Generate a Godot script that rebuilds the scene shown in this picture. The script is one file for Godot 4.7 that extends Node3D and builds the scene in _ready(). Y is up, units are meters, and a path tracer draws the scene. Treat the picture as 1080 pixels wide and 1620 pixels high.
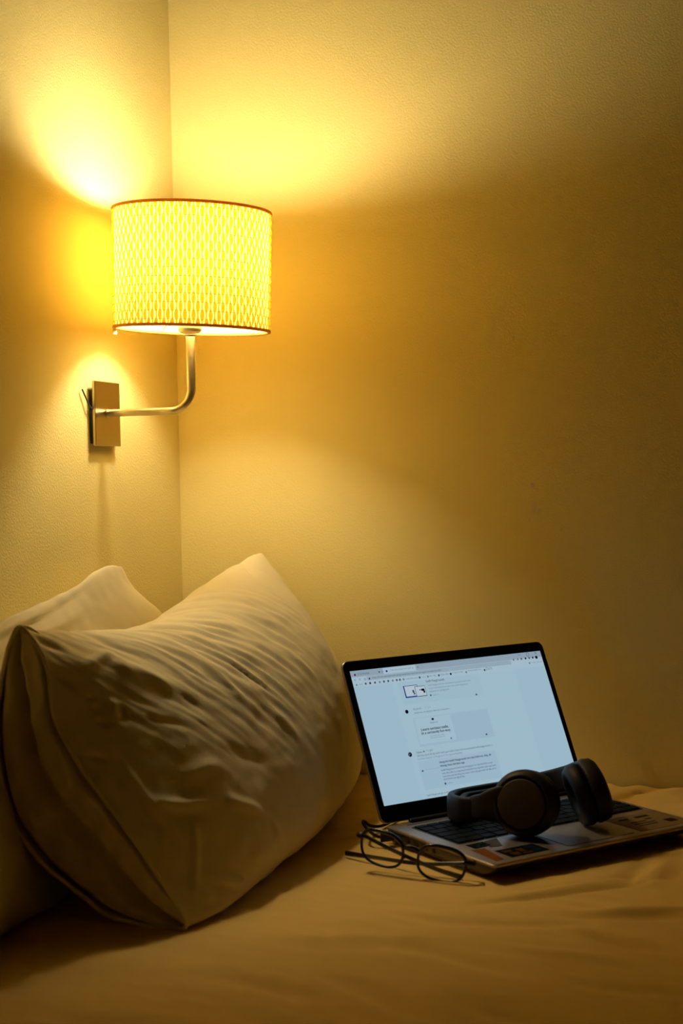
extends Node3D

const BED := 0.55          # height of the made-up bed
const HINGE := Vector3(0.538, 0.572, 0.252)
const LAP_TURN := 48.74
const LID_TILT := 24.96
const LAMP := Vector3(0.141, 0.0, 0.266)   # axis of the lamp shade

var M := {}
var noise := FastNoiseLite.new()
var noise2 := FastNoiseLite.new()


func _ready() -> void:
	camera_and_air()
	materials()
	room()
	bed()
	pillows()
	wall_lamp()
	laptop()
	headphones()
	glasses()
	power_cable()


# ------------------------------------------------------------------ camera, air, exposure
func camera_and_air() -> void:
	var cam := Camera3D.new()
	cam.name = "camera"
	cam.position = Vector3(0.901, 1.017, 2.077)
	cam.rotation_degrees = Vector3(-1.65, 17.0, -1.2)
	var lens := CameraAttributesPhysical.new()
	lens.frustum_focal_length = 48.61      # 1620 px frame, 2250 px focal length
	lens.frustum_focus_distance = 1.92
	lens.exposure_aperture = 5.0
	lens.frustum_near = 0.05
	lens.frustum_far = 50.0
	cam.attributes = lens
	cam.fov = 39.6
	cam.near = 0.05
	cam.far = 50.0
	add_child(cam)
	cam.current = true
	var w := WorldEnvironment.new()
	w.name = "environment"
	var e := Environment.new()
	e.background_mode = Environment.BG_COLOR
	e.background_color = Color.BLACK
	e.tonemap_mode = Environment.TONE_MAPPER_LINEAR
	e.tonemap_exposure = 2.0
	e.sdfgi_enabled = true
	e.ssao_enabled = true
	e.ssil_enabled = true
	w.environment = e
	add_child(w)
	noise.seed = 11
	noise.noise_type = FastNoiseLite.TYPE_SIMPLEX_SMOOTH
	noise.frequency = 1.0
	noise.fractal_octaves = 3
	noise2.seed = 5
	noise2.noise_type = FastNoiseLite.TYPE_SIMPLEX_SMOOTH
	noise2.frequency = 1.0
	noise2.fractal_octaves = 2


# ------------------------------------------------------------------ materials
func mat(called: String, linear: Color, rough := 0.8, metal := 0.0) -> StandardMaterial3D:
	var m := StandardMaterial3D.new()
	m.resource_name = called
	m.albedo_color = linear.linear_to_srgb()
	m.roughness = rough
	m.metallic = metal
	M[called] = m
	return m


func grain(freq: float, seed_: int, size := 512, octaves := 3, normal := false, strength := 4.0) -> NoiseTexture2D:
	var n := FastNoiseLite.new()
	n.seed = seed_
	n.noise_type = FastNoiseLite.TYPE_SIMPLEX_SMOOTH
	n.frequency = freq
	n.fractal_octaves = octaves
	var t := NoiseTexture2D.new()
	t.width = size
	t.height = size
	t.seamless = true
	t.noise = n
	t.as_normal_map = normal
	t.bump_strength = strength
	return t


func triplanar(m: StandardMaterial3D, scale: float) -> void:
	m.uv1_triplanar = true
	m.uv1_world_triplanar = true
	m.uv1_scale = Vector3(scale, scale, scale)


func materials() -> void:
	var m := mat("wall_paint", Color(0.85, 0.71, 0.29), 0.75)
	m.metallic_specular = 0.35
	triplanar(m, 5.0)
	m.normal_enabled = true
	m.normal_texture = grain(0.05, 3, 1024, 3, true, 3.0)
	m.normal_scale = 0.6
	m = mat("scuff_paint", Color(0.80, 0.62, 0.44), 0.8)
	m = mat("ceiling_paint", Color(0.84, 0.73, 0.48), 0.9)
	m = mat("floor_wood", Color(0.16, 0.09, 0.045), 0.5)
	triplanar(m, 1.0)
	m = mat("sheet_cotton", Color(0.92, 0.63, 0.20), 0.9)
	cloth(m, 7.0)
	m = mat("pillow_cotton", Color(0.89, 0.77, 0.48), 0.9)
	cloth(m, 7.0)
	m = mat("mattress_ticking", Color(0.7, 0.65, 0.55), 0.9)
	m = mat("bed_wood", Color(0.13, 0.07, 0.035), 0.5)
	# lamp
	m = mat("nickel", Color(0.78, 0.68, 0.47), 0.34, 1.0)
	m = mat("plate_nickel", Color(0.42, 0.34, 0.19), 0.24, 1.0)
	m = mat("lamp_dark", Color(0.05, 0.045, 0.04), 0.6)
	m = mat("shade_liner", Color(0.93, 0.78, 0.40), 0.9)
	m.backlight_enabled = true
	m.backlight = Color(0.72, 0.56, 0.18).linear_to_srgb()
	m = mat("shade_slat", Color(0.85, 0.60, 0.09), 0.8)
	m.backlight_enabled = true
	m.backlight = Color(0.8, 0.58, 0.05).linear_to_srgb()
	m = mat("shade_thread", Color(0.30, 0.17, 0.03), 0.8)
	m = mat("shade_band", Color(0.70, 0.45, 0.08), 0.8)
	m.backlight_enabled = true
	m.backlight = Color(0.5, 0.28, 0.03).linear_to_srgb()
	m = mat("bulb_base_plastic", Color(0.75, 0.72, 0.66), 0.5)
	m = mat("bulb_glass", Color(0.9, 0.85, 0.75), 0.4)
	m.emission_enabled = true
	m.emission = Color(1.0, 0.86, 0.6)
	m.emission_energy_multiplier = 3.0
	m = mat("paper_tab", Color(0.8, 0.74, 0.6), 0.8)
	# laptop
	m = mat("laptop_metal", Color(0.40, 0.34, 0.29), 0.42, 0.75)
	m = mat("laptop_under", Color(0.10, 0.085, 0.075), 0.45, 0.6)
	m = mat("laptop_dark", Color(0.008, 0.008, 0.009), 0.45)
	m = mat("bezel_plastic", Color(0.006, 0.006, 0.007), 0.55)
	m.metallic_specular = 0.25
	m = mat("key_plastic", Color(0.007, 0.008, 0.010), 0.62)
	m.metallic_specular = 0.22
	m = mat("key_print", Color(0.45, 0.45, 0.45), 0.7)
	m = mat("touchpad_metal", Color(0.40, 0.34, 0.29), 0.4, 0.6)
	# headphones
	m = mat("headphone_shell", Color(0.016, 0.014, 0.013), 0.5)
	m.metallic_specular = 0.35
	m = mat("headphone_face", Color(0.050, 0.038, 0.027), 0.6)
	m = mat("headphone_leather", Color(0.008, 0.008, 0.009), 0.55)
	m.metallic_specular = 0.35
	m = mat("headphone_metal", Color(0.30, 0.29, 0.28), 0.35, 0.8)
	# glasses
	m = mat("acetate", Color(0.012, 0.010, 0.009), 0.22)
	m = mat("hinge_metal", Color(0.7, 0.6, 0.4), 0.25, 1.0)
	m = mat("lens", Color(1, 1, 1), 0.02)
	m.transparency = BaseMaterial3D.TRANSPARENCY_ALPHA
	m.albedo_color.a = 0.03
	m.metallic_specular = 0.6
	m = mat("cable_rubber", Color(0.006, 0.006, 0.006), 0.75)
	m.metallic_specular = 0.2


func cloth(m: StandardMaterial3D, scale: float) -> void:
	m.metallic_specular = 0.2
	m.rim_enabled = true
	m.rim = 0.25
	m.rim_tint = 0.7
	triplanar(m, scale)
	m.normal_enabled = true
	m.normal_texture = grain(0.12, 8, 512, 3, true, 2.0)
	m.normal_scale = 0.2


# ------------------------------------------------------------------ mesh helpers
func put(called: String, mesh: Mesh, material: Material, parent: Node = self) -> MeshInstance3D:
	var o := MeshInstance3D.new()
	o.name = called
	o.mesh = mesh
	o.material_override = null
	for i in mesh.get_surface_count():
		o.set_surface_override_material(i, material)
	o.cast_shadow = GeometryInstance3D.SHADOW_CASTING_SETTING_ON
	parent.add_child(o, true)
	return o


func thing(called: String, label: String, category: String, at := Vector3.ZERO, group := "") -> Node3D:
	var o := Node3D.new()
	o.name = called
	o.position = at
	add_child(o, true)
	tag(o, label, category, group)
	return o


func tag(o: Node, label: String, category: String, group := "") -> void:
	o.set_meta("label", label)
	o.set_meta("category", category)
	if group:
		o.set_meta("group", group)


func stuff(o: Node) -> Node:
	o.set_meta("kind", "stuff")
	return o


# a rectangular net of nu x nv points (row after row), as one smooth sheet
func net_arrays(p: PackedVector3Array, nu: int, nv: int, wrap_u := false, wrap_v := false, flip := false) -> Array:
	var nor := PackedVector3Array()
	nor.resize(p.size())
	var idx := PackedInt32Array()
	var eu := nu if wrap_u else nu - 1
	var ev := nv if wrap_v else nv - 1
	for i in eu:
		for j in ev:
			var a := i * nv + j
			var b := ((i + 1) % nu) * nv + j
			var c := ((i + 1) % nu) * nv + (j + 1) % nv
			var d := i * nv + (j + 1) % nv
			if flip:
				var t := b
				b = d
				d = t
			# clockwise seen from outside
			var n := (p[d] - p[a]).cross(p[c] - p[a]) + (p[c] - p[a]).cross(p[b] - p[a])
			n = (p[c] - p[a]).cross(p[b] - p[d])
			nor[a] += n
			nor[b] += n
			nor[c] += n
			nor[d] += n
			idx.append_array([a, b, c, a, c, d])
	for i in nor.size():
		nor[i] = nor[i].normalized() if nor[i].length_squared() > 1e-24 else Vector3.UP
	var out := []
	out.resize(Mesh.ARRAY_MAX)
	out[Mesh.ARRAY_VERTEX] = p
	out[Mesh.ARRAY_NORMAL] = nor
	out[Mesh.ARRAY_INDEX] = idx
	return out


func mesh_of(parts: Array) -> ArrayMesh:
	var v := PackedVector3Array()
	var n := PackedVector3Array()
	var ix := PackedInt32Array()
	for a in parts:
		var base := v.size()
		v.append_array(a[Mesh.ARRAY_VERTEX])
		n.append_array(a[Mesh.ARRAY_NORMAL])
		var k: PackedInt32Array = a[Mesh.ARRAY_INDEX]
		for i in k.size():
			k[i] += base
		ix.append_array(k)
	var out := []
	out.resize(Mesh.ARRAY_MAX)
	out[Mesh.ARRAY_VERTEX] = v
	out[Mesh.ARRAY_NORMAL] = n
	out[Mesh.ARRAY_INDEX] = ix
	var m := ArrayMesh.new()
	m.add_surface_from_arrays(Mesh.PRIMITIVE_TRIANGLES, out)
	return m


func net(p: PackedVector3Array, nu: int, nv: int, wrap_u := false, wrap_v := false, flip := false) -> ArrayMesh:
	return mesh_of([net_arrays(p, nu, nv, wrap_u, wrap_v, flip)])


# a plate with the given outline (counter-clockwise seen from +y, in x and -z), from y0 to y1, its edges chamfered
func slab_arrays(outline: PackedVector2Array, y0: float, y1: float, bevel := 0.0, t := Transform3D()) -> Array:
	var n := outline.size()
	var inset := PackedVector2Array()
	var c := Vector2.ZERO
	for q in outline:
		c += q / n
	for i in n:
		var e := (outline[(i + 1) % n] - outline[i - 1]).normalized()
		var inward := Vector2(-e.y, e.x)
		if inward.dot(c - outline[i]) < 0.0:
			inward = -inward
		inset.append(outline[i] + inward * bevel)
	var rings := [[inset, y0], [outline, y0 + bevel], [outline, y1 - bevel], [inset, y1]]
	var parts := []
	for k in 3:
		if bevel == 0.0 and k != 1:
			continue
		var p := PackedVector3Array()
		for r in [rings[k], rings[k + 1]]:
			for q in r[0]:
				p.append(t * Vector3(q.x, r[1], q.y))
		parts.append(net_arrays(p, 2, n, false, true))
	for k in [0, 3]:
		var p := PackedVector3Array()
		var nn := PackedVector3Array()
		for q in rings[k][0]:
			p.append(t * Vector3(q.x, rings[k][1], q.y))
			nn.append((t.basis * (Vector3.DOWN if k == 0 else Vector3.UP)).normalized())
		var a := []
		a.resize(Mesh.ARRAY_MAX)
		a[Mesh.ARRAY_VERTEX] = p
		a[Mesh.ARRAY_NORMAL] = nn
		a[Mesh.ARRAY_INDEX] = Geometry2D.triangulate_polygon(rings[k][0])
		parts.append(a)
	return parts


func slab(outline: PackedVector2Array, y0: float, y1: float, bevel := 0.0, t := Transform3D()) -> ArrayMesh:
	return mesh_of(slab_arrays(outline, y0, y1, bevel, t))


func rect(x0: float, x1: float, z0: float, z1: float, r := 0.0, steps := 4) -> PackedVector2Array:
	var p := PackedVector2Array()
	if r <= 0.0:
		return PackedVector2Array([Vector2(x0, z0), Vector2(x1, z0), Vector2(x1, z1), Vector2(x0, z1)])
	for k in 4:
		var c := Vector2([x1 - r, x1 - r, x0 + r, x0 + r][k], [z0 + r, z1 - r, z1 - r, z0 + r][k])
		for i in steps + 1:
			var a := -PI / 2 + k * PI / 2 + i * PI / 2 / steps
			p.append(c + Vector2(cos(a), sin(a)) * r)
	return p


func block(lo: Vector3, hi: Vector3, bevel := 0.0) -> ArrayMesh:
	return slab(rect(lo.x, hi.x, lo.z, hi.z), lo.y, hi.y, bevel)


# a smooth line through the given points
func smooth(pts: Array, per := 8, closed := false) -> PackedVector3Array:
	var out := PackedVector3Array()
	var n := pts.size()
	for i in (n if closed else n - 1):
		var a: Vector3 = pts[(i - 1 + n) % n] if closed or i > 0 else pts[0]
		var b: Vector3 = pts[i]
		var c: Vector3 = pts[(i + 1) % n]
		var d: Vector3 = pts[(i + 2) % n] if closed or i + 2 < n else pts[n - 1]
		for k in per:
			out.append(catmull(a, b, c, d, float(k) / per))
	if not closed:
		out.append(pts[n - 1])
	return out


func catmull(a: Vector3, b: Vector3, c: Vector3, d: Vector3, t: float) -> Vector3:
	return 0.5 * (2.0 * b + (c - a) * t + (2.0 * a - 5.0 * b + 4.0 * c - d) * t * t + (3.0 * b - a - 3.0 * c + d) * t * t * t)


# a round (or, with flat < 1, flattened) rod along a line
func tube_arrays(line: PackedVector3Array, radius: Callable, sides := 12, closed := false, up := Vector3.ZERO, flat := 1.0) -> Array:
	var n := line.size()
	var p := PackedVector3Array()
	var side := Vector3.ZERO
	for i in n:
		var d: Vector3
		if closed:
			d = line[(i + 1) % n] - line[(i - 1 + n) % n]
		else:
			d = line[mini(i + 1, n - 1)] - line[maxi(i - 1, 0)]
		d = d.normalized()
		if up != Vector3.ZERO:
			side = d.cross(up).normalized()
		elif i == 0:
			side = d.cross(Vector3.UP if absf(d.y) < 0.9 else Vector3.RIGHT).normalized()
		else:
			side = (side - d * side.dot(d)).normalized()
		var over := side.cross(d).normalized()
		var r: float = radius.call(float(i) / maxf(1, n - 1))
		for k in sides:
			var a := TAU * k / sides
			p.append(line[i] + side * cos(a) * r * flat + over * sin(a) * r)
	if not closed:            # rounded ends
		var q := PackedVector3Array()
		for k in sides:
			q.append(line[0])
		q.append_array(p)
		for k in sides:
			q.append(line[n - 1])
		p = q
		n += 2
	return net_arrays(p, n, sides, closed, true)


func tube(line: PackedVector3Array, r: float, sides := 12, closed := false, up := Vector3.ZERO, flat := 1.0) -> ArrayMesh:
	return mesh_of([tube_arrays(line, func(_t): return r, sides, closed, up, flat)])


# a body turned round the y axis from (radius, height) pairs
func lathe_arrays(profile: Array, sides := 40, t := Transform3D()) -> Array:
	var p := PackedVector3Array()
	for q in profile:
		for k in sides:
			var a := TAU * k / sides
			p.append(t * Vector3(q[0] * cos(a), q[1], q[0] * sin(a)))
	return net_arrays(p, profile.size(), sides, false, true)


func lathe(profile: Array, sides := 40, t := Transform3D()) -> ArrayMesh:
	return mesh_of([lathe_arrays(profile, sides, t)])


func box_between(lo: Vector3, hi: Vector3, t: Transform3D) -> ArrayMesh:
	return slab(rect(lo.x, hi.x, lo.z, hi.z), lo.y, hi.y, 0.0, t)


# ------------------------------------------------------------------ the room
func structure(called: String, mesh: Mesh, m: Material) -> MeshInstance3D:
	var o := put(called, mesh, m)
	o.set_meta("kind", "structure")
	return o


func room() -> void:
	var w := 4.6
	var l := 5.2
	var h := 2.55
	var t := 0.12
	tag(structure("wall_left", block(Vector3(-t, 0, -t), Vector3(0, h, l + t)), M.wall_paint), "cream painted wall on the left that carries the bedside lamp", "wall")
	tag(structure("wall_back", block(Vector3(0, 0, -t), Vector3(w, h, 0)), M.wall_paint), "cream painted wall behind the laptop, lit gold by the lamp", "wall")
	var back: Node3D = get_node("wall_back")
	for q in [[0.560, 0.990, 0.004, 0.007], [0.566, 0.984, 0.003, 0.004], [0.561, 0.957, 0.004, 0.011], [0.568, 0.951, 0.003, 0.006], [0.554, 0.940, 0.002, 0.004], [0.535, 1.207, 0.003, 0.004], [0.60, 0.925, 0.002, 0.003]]:
		var blot := PackedVector2Array()
		for k in 9:
			var r := 0.7 + 0.45 * noise2.get_noise_2d(k * 1.7, q[1] * 40.0)
			blot.append(Vector2(q[0] + cos(TAU * k / 9) * q[2] * r, -q[1] + sin(TAU * k / 9) * q[3] * r))
		put("scuff", slab(blot, 0.0, 0.0003, 0.0001, Transform3D(Basis(Vector3(1, 0, 0), Vector3(0, 0, 1), Vector3(0, -1, 0)), Vector3.ZERO)), M.scuff_paint, back)
	tag(structure("wall_right", block(Vector3(w, 0, -t), Vector3(w + t, h, l + t)), M.wall_paint), "cream wall at the foot of the bed, outside the picture", "wall")
	tag(structure("wall_front", block(Vector3(0, 0, l), Vector3(w, h, l + t)), M.wall_paint), "cream wall behind the camera, outside the picture", "wall")
	tag(structure("ceiling", block(Vector3(-t, h, -t), Vector3(w + t, h + t, l + t)), M.ceiling_paint), "off-white ceiling above the bed, outside the picture", "ceiling")
	tag(structure("floor", block(Vector3(-t, -t, -t), Vector3(w + t, 0, l + t)), M.floor_wood), "dark wooden floor under the bed, outside the picture", "floor")


# ------------------------------------------------------------------ bed and sheet
# folds in the sheet: x, z of three points, height in mm, width in mm
const SHEET_FOLDS := [
	[0.575, 0.57, 0.70, 0.50, 0.775, 0.395, -3.0, 7.0], [0.565, 0.60, 0.69, 0.535, 0.80, 0.43, -3.5, 4.5], [0.56, 0.585, 0.68, 0.52, 0.78, 0.41, 3.0, 9.0],
	[0.515, 0.655, 0.63, 0.66, 0.735, 0.615, -3.0, 12.0], [0.665, 0.61, 0.74, 0.595, 0.83, 0.585, -3.5, 9.0], [0.69, 0.60, 0.76, 0.57, 0.86, 0.555, 3.0, 10.0],
	[0.70, 0.655, 0.76, 0.68, 0.82, 0.70, -4.0, 10.0], [0.49, 0.72, 0.61, 0.755, 0.70, 0.80, -3.0, 14.0], [0.47, 0.82, 0.56, 0.86, 0.62, 0.93, -3.0, 14.0],
	[0.69, 0.80, 0.78, 0.81, 0.85, 0.80, -3.0, 12.0], [0.755, 0.345, 0.735, 0.42, 0.735, 0.50, -3.5, 12.0], [0.775, 0.36, 0.765, 0.43, 0.76, 0.50, 3.0, 12.0],
	[0.325, 0.39, 0.39, 0.36, 0.44, 0.335, -1.6, 3.0], [0.335, 0.46, 0.37, 0.435, 0.40, 0.45, -1.2, 2.5], [0.32, 0.16, 0.37, 0.15, 0.42, 0.12, 4.0, 10.0],
	[0.31, 0.10, 0.36, 0.08, 0.42, 0.05, 4.0, 9.0], [0.40, 0.75, 0.50, 0.74, 0.60, 0.70, 2.5, 14.0], [0.35, 0.85, 0.45, 0.87, 0.56, 0.90, -2.5, 16.0],
	[0.60, 0.72, 0.70, 0.72, 0.80, 0.74, 2.5, 11.0], [0.64, 0.88, 0.72, 0.90, 0.80, 0.93, -3.0, 15.0], [0.66, 0.075, 0.74, 0.05, 0.86, 0.045, 5.0, 14.0],
	[0.74, 0.10, 0.80, 0.115, 0.88, 0.13, 4.0, 12.0], [0.70, 0.055, 0.71, 0.03, 0.725, 0.01, -5.0, 10.0], [0.79, 0.075, 0.80, 0.04, 0.81, 0.01, -5.0, 10.0],
]


func fold_at(q: Vector2, folds: Array, reach := 3.0) -> float:
	var d := 0.0
	for f in folds:
		var w: float = f[7] * 0.001
		var m := w * reach
		if q.x < minf(f[0], minf(f[2], f[4])) - m or q.x > maxf(f[0], maxf(f[2], f[4])) + m or q.y < minf(f[1], minf(f[3], f[5])) - m or q.y > maxf(f[1], maxf(f[3], f[5])) + m:
			continue
		var best := 1e9
		var along := 0.0
		var from := Vector2(f[0], f[1])
		for k in 6:
			var t := (k + 1) / 6.0
			var to := Vector2(f[0], f[1]).lerp(Vector2(f[2], f[3]), t).lerp(Vector2(f[2], f[3]).lerp(Vector2(f[4], f[5]), t), t)
			var ab := to - from
			var s := clampf((q - from).dot(ab) / ab.length_squared(), 0, 1)
			var e := (q - from - ab * s).length_squared()
			if e < best:
				best = e
				along = (k + s) / 6.0
			from = to
		if best < m * m:
			d += f[6] * 0.001 * exp(-best / (w * w)) * smoothstep(0.0, 0.35, along) * smoothstep(1.0, 0.65, along)
	return d


func sheet_height(x: float, z: float) -> float:
	var h := 0.0022 * noise.get_noise_2d(x * 3.0 + z * 2.0, z * 9.0 + 3.0) + 0.0010 * noise2.get_noise_2d(x * 9.0, z * 26.0 - x * 9.0)
	# fuller, lumpier at the back edge, tucked down against the wall
	var back := smoothstep(0.16, 0.04, z)
	h += back * (0.004 + 0.006 * noise2.get_noise_2d(x * 14.0, 2.0 + z * 9.0))
	h += 1.45 * fold_at(Vector2(x, z), SHEET_FOLDS)
	var rest := smoothstep(0.30, 0.24, absf((x - 0.62) * 0.66 - (z - 0.33) * 0.75)) * smoothstep(0.17, 0.12, absf((x - 0.62) * 0.75 + (z - 0.33) * 0.66))
	h = lerpf(h, minf(h, 0.0006), rest)
	return BED + h


func bed() -> void:
	var b := thing("bed", "bed with mattress under the rumpled sheet", "bed", Vector3(1.05, 0, 0.72))
	put("bed_base", block(Vector3(-1.03, 0.08, -0.69), Vector3(1.0, 0.30, 0.69), 0.012), M.bed_wood, b)
	for x in [-0.95, 0.92]:
		for z in [-0.62, 0.62]:
			put("leg", block(Vector3(x - 0.03, 0, z - 0.03), Vector3(x + 0.03, 0.08, z + 0.03), 0.004), M.bed_wood, b)
	put("mattress", slab(rect(-1.03, 1.0, -0.69, 0.69, 0.06), 0.30, 0.528, 0.03), M.mattress_ticking, b)
	# the sheet: fine where the picture looks, hanging down at the open sides
	var xs := PackedFloat32Array()
	var zs := PackedFloat32Array()
	var x := 0.006
	while x < 1.0:
		xs.append(x)
		x += 0.004
	while x < 2.04:
		xs.append(x)
		x += 0.02
	var z := 0.003
	while z < 1.1:
		zs.append(z)
		z += 0.004
	while z < 1.40:
		zs.append(z)
		z += 0.02
	var p := PackedVector3Array()
	for i in xs.size() + 4:
		for j in zs.size() + 4:
			var sx := xs[mini(i, xs.size() - 1)]
			var sz := zs[mini(j, zs.size() - 1)]
			var q := Vector3(sx, sheet_height(sx, sz), sz)
			var ox := maxi(0, i - xs.size() + 1)
			var oz := maxi(0, j - zs.size() + 1)
			if ox or oz:
				var k := maxi(ox, oz)
				q.y = BED - [0.0, 0.012, 0.03, 0.14, 0.26][k]
				if ox:
					q.x += [0.0, 0.016, 0.022, 0.024, 0.02][ox]
				if oz:
					q.z += [0.0, 0.016, 0.022, 0.024, 0.02][oz]
			p.append(q)
	var o := put("bed_sheet", net(p, xs.size() + 4, zs.size() + 4, false, false, true), M.sheet_cotton)
	tag(o, "rumpled pale cotton sheet covering the whole bed", "sheet")


# ------------------------------------------------------------------ pillows
# each station: z, then (x, y) of twelve points round the pillow: top edge, five down the front, bottom edge, five up the back
const FRONT_PILLOW := [
	[0.745, .132, .859, .166, .822, .174, .765, .203, .713, .243, .664, .286, .606, .318, .553, .243, .556, .198, .579, .147, .619, .114, .672, .106, .760],
	[0.690, .136, .848, .186, .822, .222, .765, .262, .705, .298, .645, .326, .590, .334, .553, .245, .553, .175, .575, .125, .630, .098, .690, .100, .780],
	[0.600, .140, .838, .202, .825, .258, .772, .303, .710, .336, .648, .352, .590, .330, .552, .245, .552, .170, .572, .115, .630, .090, .710, .100, .790],
	[0.430, .140, .830, .222, .826, .292, .776, .340, .706, .364, .640, .360, .580, .322, .551, .240, .551, .165, .572, .110, .630, .090, .710, .100, .790],
	[0.230, .140, .866, .212, .856, .280, .804, .328, .732, .350, .652, .344, .586, .308, .551, .235, .551, .170, .573, .120, .630, .098, .720, .108, .800],
	[0.090, .140, .887, .186, .866, .240, .806, .286, .730, .313, .652, .316, .588, .288, .552, .230, .552, .180, .577, .140, .640, .118, .730, .120, .815],
	[0.030, .140, .892, .166, .868, .213, .800, .256, .726, .284, .650, .294, .590, .278, .553, .242, .554, .205, .592, .172, .652, .148, .730, .134, .822],
	[0.012, .139, .888, .150, .862, .178, .796, .206, .726, .232, .654, .250, .598, .258, .556, .250, .557, .228, .598, .198, .656, .168, .728, .143, .818],
]
const BACK_PILLOW := [
	[1.120, .050, .850, .070, .810, .085, .750, .100, .690, .110, .630, .115, .590, .110, .556, .085, .556, .060, .580, .040, .640, .030, .710, .032, .790],
	[1.060, .050, .885, .095, .845, .135, .780, .165, .705, .182, .640, .178, .590, .160, .553, .110, .552, .060, .565, .028, .620, .016, .700, .018, .800],
	[0.940, .052, .866, .105, .838, .155, .780, .186, .705, .196, .640, .186, .588, .160, .552, .110, .551, .060, .565, .026, .620, .015, .700, .016, .790],
	[0.800, .056, .852, .090, .832, .118, .775, .130, .710, .146, .650, .155, .592, .142, .552, .100, .551, .060, .565, .026, .620, .015, .700, .016, .780],
	[0.690, .058, .850, .075, .832, .086, .780, .090, .710, .104, .650, .130, .588, .148, .553, .110, .551, .060, .565, .026, .620, .015, .700, .016, .780],
	[0.590, .058, .862, .077, .840, .084, .785, .085, .715, .096, .650, .108, .588, .122, .553, .105, .551, .060, .565, .026, .620, .015, .700, .016, .790],
	[0.480, .060, .879, .078, .852, .084, .790, .084, .715, .094, .650, .104, .588, .118, .553, .105, .551, .060, .565, .026, .620, .015, .700, .016, .800],
	[0.400, .060, .897, .076, .862, .082, .795, .083, .715, .092, .650, .102, .588, .116, .553, .105, .551, .060, .566, .028, .620, .017, .700, .020, .810],
	[0.350, .060, .895, .070, .860, .074, .795, .076, .715, .084, .650, .104, .590, .118, .555, .096, .554, .066, .572, .042, .622, .030, .700, .034, .812],
	[0.335, .060, .890, .063, .856, .062, .795, .060, .715, .064, .650, .080, .594, .096, .558, .090, .558, .076, .578, .060, .624, .054, .700, .054, .812],
]
# folds: z and place down the front (0 top edge .. 6 bottom edge, times 0.06) of three points, height in mm, width in mm
const FRONT_FOLDS := [
	[0.374, 0.036, 0.356, 0.082, 0.313, 0.128, -3.0, 4.0], [0.307, 0.036, 0.300, 0.087, 0.271, 0.118, -3.0, 4.0], [0.653, 0.016, 0.642, 0.062, 0.577, 0.108, -4.0, 8.0],
	[0.743, 0.033, 0.730, 0.036, 0.709, 0.052, -4.0, 5.0], [0.720, 0.079, 0.678, 0.061, 0.642, 0.062, 5.0, 6.0], [0.675, 0.072, 0.645, 0.082, 0.593, 0.131, 6.0, 8.0],
	[0.720, 0.101, 0.708, 0.105, 0.707, 0.108, -3.5, 4.0], [0.709, 0.108, 0.710, 0.115, 0.714, 0.121, -3.0, 4.0], [0.713, 0.124, 0.711, 0.131, 0.709, 0.137, -3.0, 4.0],
	[0.716, 0.216, 0.691, 0.218, 0.637, 0.226, 5.0, 6.0], [0.637, 0.226, 0.612, 0.234, 0.572, 0.262, 4.0, 6.0], [0.675, 0.229, 0.697, 0.268, 0.734, 0.347, 4.0, 4.0],
	[0.716, 0.141, 0.716, 0.214, 0.703, 0.268, 4.0, 5.0], [0.711, 0.298, 0.711, 0.319, 0.703, 0.334, 4.0, 7.0], [0.699, 0.288, 0.685, 0.308, 0.634, 0.327, 4.0, 6.0],
	[0.572, 0.262, 0.570, 0.278, 0.539, 0.321, 3.0, 6.0], [0.673, 0.134, 0.655, 0.137, 0.628, 0.154, -2.0, 4.0], [0.739, 0.164, 0.732, 0.170, 0.722, 0.164, -4.0, 5.0],
	[0.703, 0.131, 0.693, 0.118, 0.690, 0.105, 3.0, 5.0], [0.697, 0.137, 0.686, 0.123, 0.684, 0.115, -3.0, 5.0], [0.558, 0.020, 0.478, 0.025, 0.476, 0.062, -3.0, 5.0],
	[0.544, 0.088, 0.519, 0.110, 0.513, 0.151, 4.0, 6.0], [0.356, 0.105, 0.325, 0.137, 0.319, 0.183, 3.0, 6.0], [0.678, 0.196, 0.642, 0.190, 0.608, 0.196, 3.0, 7.0],
	[0.593, 0.180, 0.567, 0.198, 0.524, 0.209, -3.0, 8.0], [0.481, 0.147, 0.468, 0.170, 0.443, 0.193, 3.0, 7.0], [0.138, 0.016, 0.157, 0.041, 0.180, 0.046, -3.0, 4.0],
	[0.745, 0.059, 0.733, 0.082, 0.720, 0.092, -3.0, 5.0], [0.615, 0.255, 0.616, 0.283, 0.653, 0.304, -2.0, 10.0],
]
const BACK_FOLDS := [
	[0.42, 0.02, 0.55, 0.05, 0.72, 0.05, -3.0, 6.0], [0.45, 0.05, 0.58, 0.075, 0.75, 0.07, 3.0, 7.0], [0.50, 0.075, 0.60, 0.10, 0.72, 0.09, -3.0, 6.0],
	[0.55, 0.03, 0.66, 0.045, 0.8, 0.04, 3.0, 7.0], [0.68, 0.22, 0.72, 0.26, 0.80, 0.30, -5.0, 10.0], [0.70, 0.28, 0.76, 0.27, 0.84, 0.24, 5.0, 10.0],
]


# the closed outline of a station at place q (0..12)
func outline_at(st: Array, q: float) -> Vector2:
	var i := int(floor(q))
	var t := q - i
	var g := func(k: int) -> Vector3:
		var n := posmod(k, 12)
		return Vector3(st[1 + n * 2], st[2 + n * 2], 0)
	var r := catmull(g.call(i - 1), g.call(i), g.call(i + 1), g.call(i + 2), t)
	return Vector2(r.x, r.y)


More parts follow.
